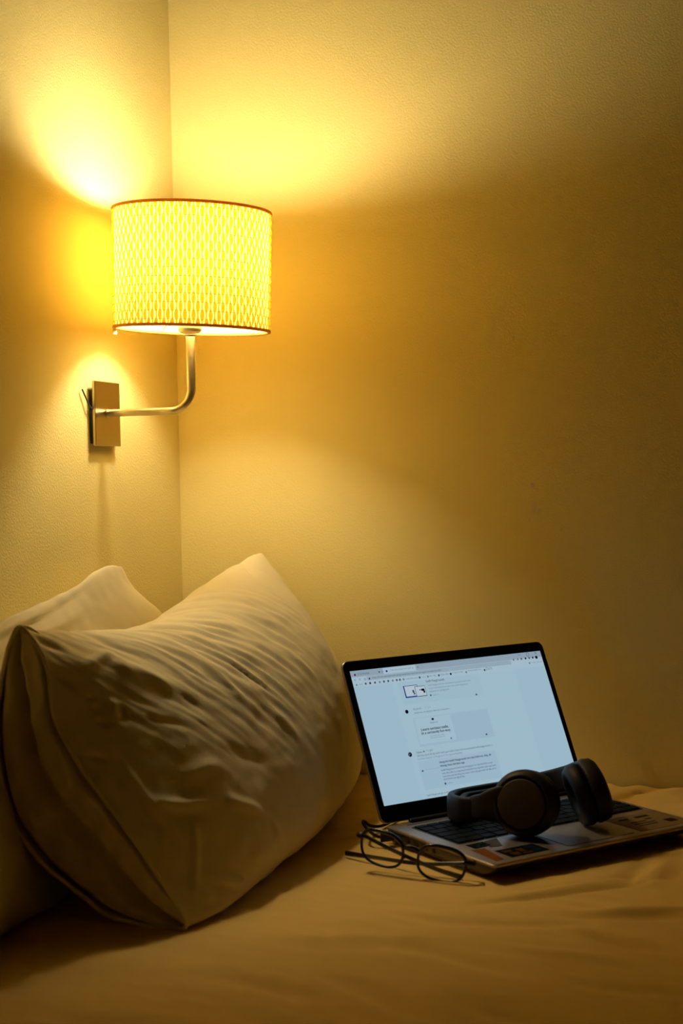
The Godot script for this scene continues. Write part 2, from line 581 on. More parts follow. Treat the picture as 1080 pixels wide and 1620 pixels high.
func pillow_points(st: Array, nu: int, nv: int) -> PackedVector3Array:
	var ns := st.size()
	var rows := []
	for k in ns:
		var row := PackedVector3Array()
		for j in nv:
			var o := outline_at(st[k], 12.0 * j / nv)
			row.append(Vector3(o.x, o.y, st[k][0]))
		rows.append(row)
	var p := PackedVector3Array()
	for i in nu:
		var f := float(i) / (nu - 1) * (ns - 1)
		var k := mini(int(f), ns - 2)
		var t := f - k
		for j in nv:
			p.append(catmull(rows[maxi(k - 1, 0)][j], rows[k][j], rows[k + 1][j], rows[mini(k + 2, ns - 1)][j], t))
	return p


# long gathers that run slantwise down the front of the pillow from its top edge
func gathers(z: float, q: float) -> float:
	var mask := exp(-pow((z - 0.45) / 0.20, 2)) * exp(-pow((q - 0.085) / 0.075, 2)) * smoothstep(-0.03, 0.02, q)
	if mask < 0.02:
		return 0.0
	var bend := 0.10 * (z - 0.45)
	var across := (z - 0.45) * 0.75 + (q - 0.1) * (0.66 + bend)
	var along := -(z - 0.45) * 0.66 + (q - 0.1) * 0.75
	var n := noise2.get_noise_2d(across * 36.0 + 3.0, along * 5.0)
	var n2 := noise2.get_noise_2d(across * 74.0 + 17.0, along * 8.0)
	return mask * (0.0048 * (0.45 - absf(n) * 1.6) + 0.0016 * n2)


func pillow(called: String, label: String, st: Array, folds: Array, nu: int, nv: int, lean: float, mouth: bool, lump: float) -> Node3D:
	var o := thing(called, label, "pillow", Vector3(0.2, BED, st[0][0] * 0.5), "bed pillows")
	var shift := -o.position
	var p := pillow_points(st, nu, nv)
	if lean > 0.0:      # the far end stretches out below its upturned corner
		for i in p.size():
			var far := smoothstep(0.62, 0.36, p[i].z)
			p[i].z -= lean * far * smoothstep(0.895, 0.78, p[i].y)
	var a := net_arrays(p, nu, nv, false, true)
	var nor: PackedVector3Array = a[Mesh.ARRAY_NORMAL]
	var r := p.duplicate()
	for i in nu:
		for j in nv:
			var n := i * nv + j
			var q := 12.0 * j / nv
			var d := lump * (noise.get_noise_3d(p[n].x * 9, p[n].y * 9, p[n].z * 9) + 0.45 * noise2.get_noise_3d(p[n].x * 26 + 4, p[n].y * 26, p[n].z * 20))
			if mouth and (q <= 5.0 or q > 11.5):
				d += gathers(p[n].z, (q if q < 6.0 else q - 12.0) * 0.06)
			if q <= 6.6:
				d += 0.8 * fold_at(Vector2(p[n].z, q * 0.06), folds)
			elif q > 11.4:
				d += fold_at(Vector2(p[n].z, (q - 12.0) * 0.06), folds)
			r[n] = p[n] + nor[n] * d
			r[n].y = maxf(r[n].y, BED + 0.0015)
			r[n].x = maxf(r[n].x, 0.004)
			r[n].z = maxf(r[n].z, 0.004)
			r[n] += shift
	var parts := [net_arrays(r, nu, nv, false, true)]
	var ends := [nu - 1] if mouth else [0, nu - 1]
	for e in ends:        # sewn shut
		var c := PackedVector3Array()
		for k in 2:
			for j in nv:
				var b := r[e * nv + (nv - j) % nv]
				c.append(r[e * nv + j] if k == 0 else (r[e * nv + j] + b) * 0.5)
		parts.append(net_arrays(c, 2, nv, false, true, e == 0))
	put("pillowcase", mesh_of(parts), M.pillow_cotton, o)
	if mouth:
		var edge := PackedVector3Array()
		for j in nv:
			edge.append(r[j])
		put("hem", tube(edge, 0.0024, 8, true), M.pillow_cotton, o)
		# the flap tucked in across the open end
		var across := 60
		var up := 90
		var c := PackedVector3Array()
		for i in up:
			var s := 0.03 + 0.94 * i / (up - 1)
			var f := outline_at(st[0], 6.0 * s)
			var b := outline_at(st[0], 12.0 - 6.0 * s)
			var width := f.distance_to(b)
			for j in across:
				var w := float(j) / (across - 1)
				var at := b.lerp(f, 0.01 + 0.98 * w)
				var groove := exp(-pow((w - 0.36 - 0.10 * sin(s * 3.0)) / 0.10, 2)) * 0.85 + 0.7 * smoothstep(0.86, 1.0, w) + 0.25 * smoothstep(0.08, 0.0, w)
				var dep := (0.004 + 0.034 * groove) * clampf(width / 0.07, 0.1, 1.0)
				dep += 0.006 * noise2.get_noise_2d(at.x * 30, at.y * 18) * smoothstep(0.0, 0.2, w) * smoothstep(1.0, 0.8, w)
				c.append(Vector3(at.x, maxf(at.y, BED + 0.002), st[0][0] - dep) + shift)
		put("case_flap", net(c, up, across), M.pillow_cotton, o)
	return o


func pillows() -> void:
	pillow("pillow", "large pale pillow in front, leaning, its open pillowcase end facing left", FRONT_PILLOW, FRONT_FOLDS, 280, 260, 0.0, true, 0.0022)
	pillow("pillow", "pale pillow behind, propped against the left wall under the lamp", BACK_PILLOW, BACK_FOLDS, 200, 130, 0.15, false, 0.0022)


# ------------------------------------------------------------------ wall lamp
func shade_point(a: float, r: float, y: float) -> Vector3:
	# the shade hangs a little askew: out from the wall and towards the room
	var q := Vector3(cos(a) * r, 0, sin(a) * r)
	q *= 1.0 + 0.0876 * (y - 1.30)
	q.y = y - 0.043 * (q.x * 0.92 - q.z * 0.39) - 0.038 * (q.x * 0.39 + q.z * 0.92)
	q.x += (y - 1.30) * 0.026
	return q + Vector3(LAMP.x, 0, LAMP.z)


func ring_line(r: float, y: float, n := 96) -> PackedVector3Array:
	var p := PackedVector3Array()
	for k in n:
		p.append(shade_point(TAU * k / n, r, y))
	return p


func wall_lamp() -> void:
	var o := thing("wall_lamp", "brass-toned wall lamp with a woven drum shade beside the corner", "lamp")
	var top := 1.3757
	var low := 1.2132
	var r := 0.1060
	# back plate and its box
	var zc := 0.270
	var rod := LAMP.x - 0.005
	var face := Transform3D(Basis(Vector3(0, 1, 0), Vector3(1, 0, 0), Vector3(0, 0, -1)), Vector3.ZERO)   # slab's y becomes x
	put("mount_box", slab(rect(1.062, 1.120, -zc - 0.034, -zc + 0.030), 0.0, 0.0065, 0.0, face), M.lamp_dark, o)
	put("wall_plate", slab(rect(1.0585, 1.1480, -zc - 0.0385, -zc + 0.0385, 0.001, 2), 0.0065, 0.0110, 0.0006, face), M.plate_nickel, o)
	var arm := [Vector3(0.0110, 1.1045, zc), Vector3(0.04, 1.1045, zc), Vector3(0.085, 1.1045, zc - 0.003)]
	for k in 9:
		var t := k / 8.0 * PI / 2
		arm.append(Vector3(rod - 0.030 + 0.030 * sin(t), 1.1345 - 0.030 * cos(t), LAMP.z + 0.003 * (1.0 - t / 1.5708)))
	arm.append(Vector3(rod, 1.17, LAMP.z))
	arm.append(Vector3(rod, 1.209, LAMP.z))
	var line := smooth(arm, 4)
	put("arm", mesh_of([tube_arrays(line, func(t): return lerpf(0.0053, 0.0063, smoothstep(0.5, 1.0, t)), 16)]), M.nickel, o)
	put("collar", lathe([[0, 0.0], [0.0062, 0.0], [0.0062, 0.0008], [0, 0.0008]], 24, Transform3D(Basis(), Vector3(0.0110, 1.1045, zc)) * Transform3D(Basis(Vector3(0, 0, 1), -PI / 2), Vector3.ZERO)), M.nickel, o)
	var at := Transform3D(Basis(), Vector3(rod, 0, LAMP.z))
	put("socket_cup", lathe([[0.0, 1.2065], [0.009, 1.2065], [0.0095, 1.2085], [0.0055, 1.2095], [0.013, 1.2105], [0.0155, 1.2130], [0.0163, 1.2170], [0.0163, 1.2450], [0.014, 1.2750], [0.0, 1.2750]], 32, at), M.nickel, o)
	put("bulb_base", lathe([[0.0, 1.270], [0.0125, 1.270], [0.0130, 1.274], [0.0120, 1.276], [0.0130, 1.279], [0.0120, 1.282], [0.0125, 1.286], [0.0, 1.286]], 32, at), M.bulb_base_plastic, o)
	var bulb := put("bulb", lathe([[0.0, 1.2865], [0.0122, 1.2865], [0.0150, 1.293], [0.0225, 1.306], [0.0272, 1.316], [0.0285, 1.333], [0.0245, 1.344], [0.017, 1.353], [0.008, 1.3575], [0.0, 1.358]], 32, at), M.bulb_glass, o)
	bulb.set_meta("label", "glowing bulb inside the shade")
	var glow := OmniLight3D.new()
	glow.name = "bulb_light"
	glow.position = Vector3(rod, 1.330, LAMP.z)
	glow.light_color = Color(1.0, 0.90, 0.66).linear_to_srgb()
	glow.light_energy = 0.071
	glow.light_size = 0.028
	glow.shadow_enabled = true
	glow.omni_range = 8.0
	glow.omni_attenuation = 2.0
	o.add_child(glow)
	# shade: parchment liner, woven slats outside it, threads, bands and the wire spider
	var p := PackedVector3Array()
	for y in [low, 1.24, 1.30, 1.35, top]:
		for k in 96:
			p.append(shade_point(TAU * k / 96, r - 0.0012, y))
	put("shade_liner", net(p, 5, 96, false, true), M.shade_liner, o)
	var slats := []
	var columns := 120
	var rows := 14
	var per := 6
	for c in columns:
		var s := PackedVector3Array()
		for i in rows * per + 1:
			var f := float(i) / per
			var y := lerpf(low + 0.003, top - 0.003, f / rows)
			var wave := cos(PI * f) * (1.0 if c % 2 else -1.0)
			var half := TAU / columns * (0.335 + 0.175 * wave)
			for e in [-1.0, 0.0, 1.0]:
				s.append(shade_point(TAU * c / columns + e * half, r + 0.0012 + 0.0009 * wave - 0.0004 * absf(e), y))
		slats.append(net_arrays(s, rows * per + 1, 3, false, false, true))
	stuff(put("woven_slats", mesh_of(slats), M.shade_slat, o))
	var threads := []
	for i in rows:
		threads.append(tube_arrays(ring_line(r + 0.0016, lerpf(low + 0.003, top - 0.003, (i + 0.5) / rows)), func(_t): return 0.0002, 5, true))
	stuff(put("weft_threads", mesh_of(threads), M.shade_thread, o))
	for y in [top - 0.0014, low + 0.0014]:
		var b := PackedVector3Array()
		for q in [[r - 0.0018, -0.0018], [r + 0.0024, -0.0018], [r + 0.0027, 0.0], [r + 0.0024, 0.0018], [r - 0.0018, 0.0018]]:
			for k in 96:
				b.append(shade_point(TAU * k / 96, q[0], y + q[1]))
		put("shade_band", net(b, 5, 96, true, true), M.shade_band, o)
	var hub := []
	hub.append(tube_arrays(ring_circle(Vector3(rod, 1.245, LAMP.z), 0.0185, 24), func(_t): return 0.0012, 8, true))
	for a in [-0.62, 2.3, 3.9, 0.85]:
		hub.append(tube_arrays(PackedVector3Array([Vector3(rod + cos(a) * 0.0185, 1.245, LAMP.z + sin(a) * 0.0185), shade_point(a, r * 0.55, 1.243), shade_point(a, r - 0.003, low + 0.006)]), func(_t): return 0.0008, 6))
	put("wire_spider", mesh_of(hub), M.nickel, o)
	# a scrap of clear tape at the lower rim and the bit of wire that sticks out behind the plate
	var tab := shade_point(PI * 0.93, r + 0.002, low)
	put("paper_tab", box_between(Vector3(-0.003, -0.007, -0.0004), Vector3(0.003, 0.004, 0.0004), Transform3D(Basis(Vector3.UP, 0.9), tab)), M.paper_tab, o)
	put("loose_wire", tube(smooth([Vector3(0.004, 1.135, zc + 0.062), Vector3(0.005, 1.122, zc + 0.052), Vector3(0.006, 1.112, zc + 0.044), Vector3(0.007, 1.106, zc + 0.030)], 5), 0.0012, 6), M.lamp_dark, o)


func ring_circle(c: Vector3, r: float, n: int) -> PackedVector3Array:
	var p := PackedVector3Array()
	for k in n:
		p.append(c + Vector3(cos(TAU * k / n) * r, 0, sin(TAU * k / n) * r))
	return p


# ------------------------------------------------------------------ laptop
func ink(called: String, srgb: Color) -> StandardMaterial3D:      # print on a sticker
	if not M.has(called):
		var m := mat(called, srgb.srgb_to_linear(), 0.8)
		m.metallic_specular = 0.1
	return M[called]


func screen_pixels(called: String, srgb: Color) -> StandardMaterial3D:      # part of the lit picture on the screen
	if not M.has(called):
		var m := mat(called, Color(0.0016, 0.0016, 0.0016), 0.8)
		m.metallic_specular = 0.1
		m.emission_enabled = true
		m.emission = srgb
		m.emission_energy_multiplier = 0.435
	return M[called]


func screen_picture() -> ImageTexture:
	var w := 640
	var h := 360
	var im := Image.create(w, h, false, Image.FORMAT_RGB8)
	im.fill(Color(0.640, 0.759, 0.825))
	var fill := func(u0: float, u1: float, s0: float, s1: float, c: Color) -> void:
		var x0 := int((u0 + 159.0) / 318.0 * w)
		var x1 := int((u1 + 159.0) / 318.0 * w)
		var y0 := int((203.5 - s1) / 178.5 * h)
		var y1 := int((203.5 - s0) / 178.5 * h)
		im.fill_rect(Rect2i(x0, y0, maxi(1, x1 - x0), maxi(1, y1 - y0)), c)
	fill.call(-160, 160, 195.0, 204, Color(0.576, 0.656, 0.719))     # tab strip
	fill.call(-108, -56, 195.0, 203, Color(0.673, 0.772, 0.832))   # active tab
	fill.call(-160, 160, 187.6, 195.0, Color(0.673, 0.772, 0.832)) # address row
	fill.call(-136, 103, 188.6, 194.2, Color(0.599, 0.687, 0.751))# address field
	fill.call(-160, 160, 181.0, 187.6, Color(0.668, 0.772, 0.832))  # bookmarks
	fill.call(-100, 105, 25, 181.0, Color(0.651, 0.769, 0.833))   # page column
	fill.call(-90, 42, 150, 181.0, Color(0.640, 0.758, 0.823))     # first answer
	fill.call(-82, 40, 92, 131, Color(0.626, 0.741, 0.808))        # picture card
	fill.call(-80, -22, 95, 130, Color(0.657, 0.772, 0.835))
	fill.call(-92, 34, 36, 74, Color(0.631, 0.749, 0.816))         # lower card
	return ImageTexture.create_from_image(im)


const NEAREST := {"ả": "à", "ậ": "â", "ề": "ê", "ờ": "ò", "ố": "ô", "ử": "ú", "ứ": "ú", "ợ": "o", "ệ": "ê", "ữ": "ũ", "ấ": "â", "ẹ": "e", "ẻ": "é", "ộ": "ô", "ư": "u", "ơ": "o", "ớ": "ó", "ạ": "a", "ị": "i", "ụ": "u", "ễ": "ê", "ở": "o", "ể": "ê", "ầ": "â", "ủ": "u", "ự": "u", "ắ": "ă", "ọ": "o", "ế": "ê", "ỏ": "o", "đ": "d", "□": "o", "←": "<", "→": ">", "↻": "o", "⋮": ":"}


func lettering(text: String, u: float, s: float, width: float, m: Material, parent: Node, bold := false) -> void:
	var t := TextMesh.new()
	var f := SystemFont.new()
	f.font_names = PackedStringArray(["Droid Sans"])
	f.font_weight = 700 if bold else 400
	t.font = f
	t.font_size = 32
	t.pixel_size = 0.001
	t.depth = 0.0
	t.curve_step = 2.0
	t.text = ""
	for c in text:       # letters that the font lacks: the nearest ones it has
		t.text += c if f.has_char(c.unicode_at(0)) else NEAREST.get(c, "o")
	t.horizontal_alignment = HORIZONTAL_ALIGNMENT_LEFT
	t.vertical_alignment = VERTICAL_ALIGNMENT_BOTTOM
	var box := t.get_aabb()
	var k := width * 0.001 / maxf(box.size.x, 1e-5)
	var o := put("lettering", t, m, parent)
	o.scale = Vector3(k, k, 1)
	o.position = Vector3(u * 0.001 - box.position.x * k, s * 0.001 - (box.position.y + box.size.y * 0.5) * k, 0.0004)


func mark(called: String, u0: float, u1: float, s0: float, s1: float, m: Material, parent: Node, r := 0.0, z := 0.0003) -> void:
	var lie := Transform3D(Basis(Vector3.RIGHT, PI / 2), Vector3.ZERO)      # slab's z becomes -y
	put(called, slab(rect(u0 * 0.001, u1 * 0.001, -s1 * 0.001, -s0 * 0.001, r * 0.001, 3), 0.0, z, 0.0, Transform3D(Basis(Vector3(1, 0, 0), Vector3(0, 0, 1), Vector3(0, -1, 0)), Vector3.ZERO)), m, parent)


func laptop() -> void:
	var o := thing("laptop", "open silver laptop with a bright web page, keyboard under the headphones", "laptop", HINGE)
	o.rotation_degrees.y = LAP_TURN
	# base
	put("base", slab(rect(-0.163, 0.163, -0.004, 0.2175, 0.007, 4), -0.0045, 0.0, 0.0013), M.laptop_metal, o)
	var wedge := PackedVector3Array()       # underside, tapering towards the front edge
	for q in [[0.0010, 0.0015, -0.0045], [0.0010, 0.004, -0.0075], [0.0025, 0.012, -0.0130], [0.0050, 0.030, -0.0195], [0.08, 0.10, -0.0200]]:
		for e in rect(-0.163 + q[0], 0.163 - q[0], -0.0035 + q[0], 0.2175 - q[1], 0.006, 4):
			wedge.append(Vector3(e.x, q[2], e.y))
	put("under_shell", net(wedge, 5, 20, false, true, true), M.laptop_under, o)
	put("hinge", tube(PackedVector3Array([Vector3(-0.128, 0.001, 0.002), Vector3(0.128, 0.001, 0.002)]), 0.0042, 12), M.laptop_dark, o)
	put("hinge_strip", block(Vector3(-0.140, -0.0004, 0.0085), Vector3(0.140, 0.0007, 0.0125), 0.0003), M.laptop_metal, o)
	for q in [[0.030, 0.048, "port"], [0.056, 0.067, "port"], [0.074, 0.088, "port"], [0.096, 0.102, "port"]]:
		put(q[2], block(Vector3(-0.1630, -0.0120, q[0]), Vector3(-0.1580, -0.0060, q[1]), 0.0002), M.laptop_dark, o)
	# keyboard
	var kb := put("keyboard", slab(rect(-0.1425, 0.1545, 0.0235, 0.1235, 0.003, 3), -0.0003, 0.00025), M.laptop_dark, o)
	var layout := [
		[1, 1, 1, 1, 1, 1, 1, 1, 1, 1, 1, 1, 1, 1, 1, 1], [1, 1, 1, 1, 1, 1, 1, 1, 1, 1, 1, 1, 1, 1.9, 1.05], [1.5, 1, 1, 1, 1, 1, 1, 1, 1, 1, 1, 1, 1, 1.4, 1.05],
		[1.8, 1, 1, 1, 1, 1, 1, 1, 1, 1, 1, 1, 2.1, 1.05], [2.3, 1, 1, 1, 1, 1, 1, 1, 1, 1, 1, 2.6, 1.05], [1.2, 1, 1, 1, 5.6, 1, 1, 1, 1, 1, 1.1],
	]
	var cache := {}
	var v := 0.0255
	for row in layout.size():
		var deep := 0.0115 if row == 0 else 0.0168
		var total := 0.0
		for k in layout[row]:
			total += k
		var u := -0.1405
		for k in layout[row]:
			var wide: float = 0.293 * k / total
			var id := "%d_%.4f" % [int(deep * 1e5), wide]
			if not cache.has(id):
				cache[id] = slab(rect(0.0011, wide - 0.0011, 0.0011, deep - 0.0011, 0.0012, 2), 0.0, 0.0016, 0.0004)
			var key := put("key", cache[id], M.key_plastic, kb)
			key.position = Vector3(u, 0.0003, v)
			u += wide
		v += deep
	# touchpad in its groove, stickers
	put("touchpad_groove", slab(rect(-0.0435, 0.0615, 0.1345, 0.2055, 0.003, 3), -0.0003, 0.00015), M.laptop_dark, o)
	put("touchpad", slab(rect(-0.0427, 0.0607, 0.1353, 0.2047, 0.0026, 3), -0.0002, 0.0005, 0.0002), M.touchpad_metal, o)
	stickers(o)
	# lid
	var hinge := Node3D.new()
	hinge.name = "lid"
	hinge.rotation_degrees.x = -LID_TILT
	o.add_child(hinge)
	var stand := Transform3D(Basis(Vector3(1, 0, 0), Vector3(0, 0, 1), Vector3(0, -1, 0)), Vector3.ZERO)
	put("lid_shell", slab(rect(-0.1675, 0.1675, -0.2180, -0.0035, 0.009, 5), -0.0065, -0.0012, 0.0012, stand), M.laptop_metal, hinge)
	var bez := slab(rect(-0.1668, 0.1668, -0.2172, -0.0040, 0.009, 5), -0.0016, 0.0, 0.0003, stand)
	put("bezel", bez, M.bezel_plastic, hinge)
	laptop_screen(o, hinge)


func laptop_screen(o: Node3D, hinge: Node3D) -> void:
	var lit := StandardMaterial3D.new()
	lit.resource_name = "screen_panel"
	lit.albedo_color = Color(0.02, 0.02, 0.02)
	lit.roughness = 0.35
	lit.emission_enabled = true
	lit.emission_operator = BaseMaterial3D.EMISSION_OP_MULTIPLY
	lit.emission = Color.WHITE
	lit.emission_texture = screen_picture()
	lit.emission_energy_multiplier = 0.435
	var st := SurfaceTool.new()
	st.begin(Mesh.PRIMITIVE_TRIANGLES)
	var c := [Vector3(-0.159, 0.2035, 0), Vector3(0.159, 0.2035, 0), Vector3(0.159, 0.025, 0), Vector3(-0.159, 0.025, 0)]
	var uv := [Vector2(0, 0), Vector2(1, 0), Vector2(1, 1), Vector2(0, 1)]
	for k in [0, 1, 2, 0, 2, 3]:
		st.set_normal(Vector3(0, 0, 1))
		st.set_uv(uv[k])
		st.add_vertex(c[k])
	var s := put("screen", st.commit(), lit, o)
	s.transform = hinge.transform
	s.translate_object_local(Vector3(0, 0, 0.0004))
	var al := AreaLight3D.new()
	al.name = "screen_light"
	al.area_size = Vector2(0.318, 0.178)
	al.light_color = Color(0.62, 0.82, 1.0)
	al.light_energy = 0.001
	al.shadow_enabled = true
	al.area_range = 6.0
	al.area_attenuation = 2.0
	al.position = Vector3(0, 0.114, 0.002)
	al.rotation_degrees.y = 180.0      # an area light shines along its own -z
	s.add_child(al)
	var dim := screen_pixels("screen_grey", Color(0.44, 0.50, 0.56))
	var mid := screen_pixels("screen_slate", Color(0.27, 0.32, 0.38))
	var dark := screen_pixels("screen_black", Color(0.07, 0.09, 0.13))
	var navy := screen_pixels("screen_navy", Color(0.03, 0.05, 0.14))
	var blue := screen_pixels("screen_blue", Color(0.10, 0.17, 0.50))
	var pale := screen_pixels("screen_pale", Color(0.60, 0.66, 0.72))
	var red := screen_pixels("screen_red", Color(0.35, 0.05, 0.14))
	var green := screen_pixels("screen_green", Color(0.14, 0.38, 0.34))
	# tab strip and address row
	mark("icon", -154, -151, 196.6, 199.4, red, s, 1.4)
	lettering("(13) Home", -148.5, 198.3, 18, mid, s)
	mark("icon", -115.6, -113.8, 197.6, 199.3, dark, s, 0.6)
	lettering("×", -110.8, 198.4, 1.8, dark, s)
	mark("icon", -104.4, -101.6, 197.0, 199.8, blue, s, 1.3)
	lettering("Thảo luận về lập trình Swift", -97, 198.8, 33, dim, s)
	lettering("×", -62.4, 198.8, 1.8, mid, s)
	lettering("+", -54.2, 199.2, 2.4, mid, s)
	lettering("−   □   ×", 118, 200.0, 34, dim, s)
	lettering("←   →   ↻", -156, 191.0, 18, mid, s)
	mark("icon", -133.2, -131.2, 189.8, 192.0, dark, s, 0.5)
	lettering("https://forum.example/swift-playgrounds-hoc-lap-trinh-cho-nguoi-moi-bat-dau-2021", -128, 191.3, 111, mid, s)
	for q in [[107, dim], [114.5, dim], [121, mid], [128.4, navy], [135, mid], [141.4, navy]]:
		mark("icon", q[0], q[0] + 2.6, 193.4, 196.0, q[1], s, 0.6)
	mark("icon", 147.0, 151.4, 192.4, 196.8, navy, s, 2.1)
	lettering("⋮", 155, 194.4, 0.9, mid, s)
	# bookmarks
	mark("icon", -155, -152.6, 183.2, 185.6, dim, s, 1.0)
	lettering("Apps", -150.5, 184.3, 6, dim, s)
	for q in [[-141.0, mid], [-134.2, red], [-126.6, mid], [-119.2, dim], [-112.6, mid], [-105.8, green], [-98.8, dim], [-92.4, mid], [-87.4, mid], [-81.6, dim], [-55.6, mid], [-42.2, dim], [-24.2, mid], [-4.4, navy], [21.6, dim], [53.0, mid]]:
		mark("icon", q[0], q[0] + 2.6, 183.4, 186.2, q[1], s, 0.9)
	lettering("Code Reviews", -77.5, 185.0, 20, dim, s)
	lettering("Tài liệu", -51.5, 184.9, 7, dim, s)
	lettering("Học tập", -38.5, 184.9, 11, dim, s)
	lettering("Diễn đàn", -20, 185.3, 14, dim, s)
	lettering("Programming", 0, 185.7, 17, dim, s)
	lettering("Internet Speed Test", 25.5, 186.2, 23, dim, s)
	lettering("Dịch", 57, 186.4, 10, dim, s)
	mark("icon", 133.2, 135.6, 186.2, 188.6, dim, s, 0.6)
	lettering("Other bookmarks", 138.5, 187.6, 19, dim, s)
	# first answer with its thumbnail
	lettering("Swift Playgrounds", -46.5, 178.0, 30.5, dark, s)
	lettering("Swift Playgrounds is a revolutionary app that makes it fun", -45, 172.5, 71, dim, s)
	lettering("to learn and experiment with code. Swift Playgrounds", -45, 168.1, 65, dim, s)
	lettering("requires no coding skills", -45, 163.9, 32, dim, s)
	mark("icon", -45.6, -43.2, 157.7, 160.2, green, s, 1.2)
	lettering("apple.com", -41.2, 158.8, 9, dim, s)
	mark("icon", 27.8, 30.4, 151.2, 153.4, mid, s, 0.8)
	mark("thumbnail_frame", -84.2, -61.5, 159.2, 175.6, blue, s, 0.4, 0.0002)
	mark("thumbnail", -82.6, -62.2, 160.8, 174.8, screen_pixels("screen_white", Color(0.72, 0.79, 0.85)), s, 0.0, 0.0003)
	mark("thumbnail_frame", -66.8, -50.0, 159.0, 173.2, navy, s, 0.6, 0.0004)
	mark("thumbnail", -66.2, -50.5, 159.7, 172.6, screen_pixels("screen_white", Color(0.72, 0.79, 0.85)), s, 0.0, 0.0005)
	for q in [[-71.5, 165, 2.6, 4], [-70.5, 162.5, 2.2, 2.6], [-57.4, 166.2, 5.2, 3.0], [-54.6, 163.2, 2.6, 3.4], [-60.2, 167.0, 2.0, 1.8]]:
		mark("thumbnail_shape", q[0], q[0] + q[2], q[1], q[1] + q[3], navy if q[0] > -60 else mid, s, 0.9, 0.0006)
	# second post and its picture
	mark("avatar", -91.0, -86.2, 138.4, 143.6, navy, s, 2.3)
	lettering("duyanh", -78, 142.8, 13, dim, s)
	lettering("12 giờ", -60, 143, 10, pale, s)
	lettering("project vừa, em đang học lập trình, có bạn nào ở", -77.6, 137.6, 57, mid, s)
	mark("emblem", -53.6, -49.8, 125.4, 128.2, dark, s, 1.3)
	lettering("Playgrounds", -57.4, 122.1, 12.5, mid, s)
	lettering("Learn serious code.", -74.2, 114.6, 44.2, dark, s, true)
	lettering("In a seriously fun way.", -75.4, 109.2, 47.6, dark, s, true)
	lettering("Swift Playgrounds is a new", -63, 104.5, 23, dim, s)
	lettering("way to learn to write code", -63, 101.9, 23, dim, s)
	mark("icon", -32.0, -29.6, 96.9, 99.2, dim, s, 0.6)
	mark("icon", 25.8, 28.4, 95.4, 97.6, mid, s, 0.8)
	# third post
	mark("avatar", -103.8, -98.2, 81.6, 87.6, navy, s, 2.7)
	mark("avatar_shine", -102.6, -101.9, 83.0, 86.4, dim, s, 0.3, 0.0005)
	mark("avatar_shine", -101.6, -99.4, 85.0, 85.5, dim, s, 0.2, 0.0005)
	lettering("haivu", -90.8, 85.9, 9, mid, s)
	mark("icon", -79.6, -77.8, 85.0, 86.9, mid, s, 0.9)
	lettering("11 giờ", -75, 86, 10, dim, s)
	lettering("Giới hạn dành để lập trình Swift quá nhiều! https://forum.example/swift-playgrounds-t-1", -91.5, 80.9, 123, mid, s)
	lettering("tự nhiên máy lại có Playground cho người dùng Mac", -91.5, 76.7, 72, dim, s)
	lettering("Dùng thử Swift Playground: học lập trình vui, đẹp, dễ", -59.6, 68.4, 84.5, dark, s, true)
	lettering("nhưng chưa thể làm app", -59.9, 63.6, 39, dark, s, true)
	lettering("Swift Playground là một ứng dụng giúp học lập trình thú vị của", -60.4, 57.9, 83.6, mid, s)
	lettering("máy. Mục tiêu của ứng dụng là giúp bạn học lập trình ngôn ngữ Swift", -60.1, 53.6, 88.2, mid, s)
	lettering("Swift một cách dễ dàng, trực quan, mình thấy giao diện rất đẹp, kể cả", -60.3, 49.5, 87, mid, s)
	lettering("với trẻ em lẫn người lớn.", -60.5, 45.7, 35, mid, s)
	mark("icon", -60.6, -57.8, 39.0, 41.8, green, s, 1.3)
	lettering("tinhte.vn", -55.4, 40.4, 8.5, dim, s)
	mark("icon", -89.8, -87.4, 60.0, 62.2, mid, s, 0.8)
	mark("rule", -85, -62, 61.8, 62.1, pale, s)
	lettering("Swift Playground giờ có thể xuất bản app luôn", -91.9, 28.8, 58, mid, s)


func poly(pts: Array, m: Material, parent: Node, called: String, h := 0.0003) -> MeshInstance3D:
	var p := PackedVector2Array()
	for q in pts:
		p.append(Vector2(q[0], q[1]) * 0.001)
	return put(called, slab(p, -0.0002, h), m, parent)


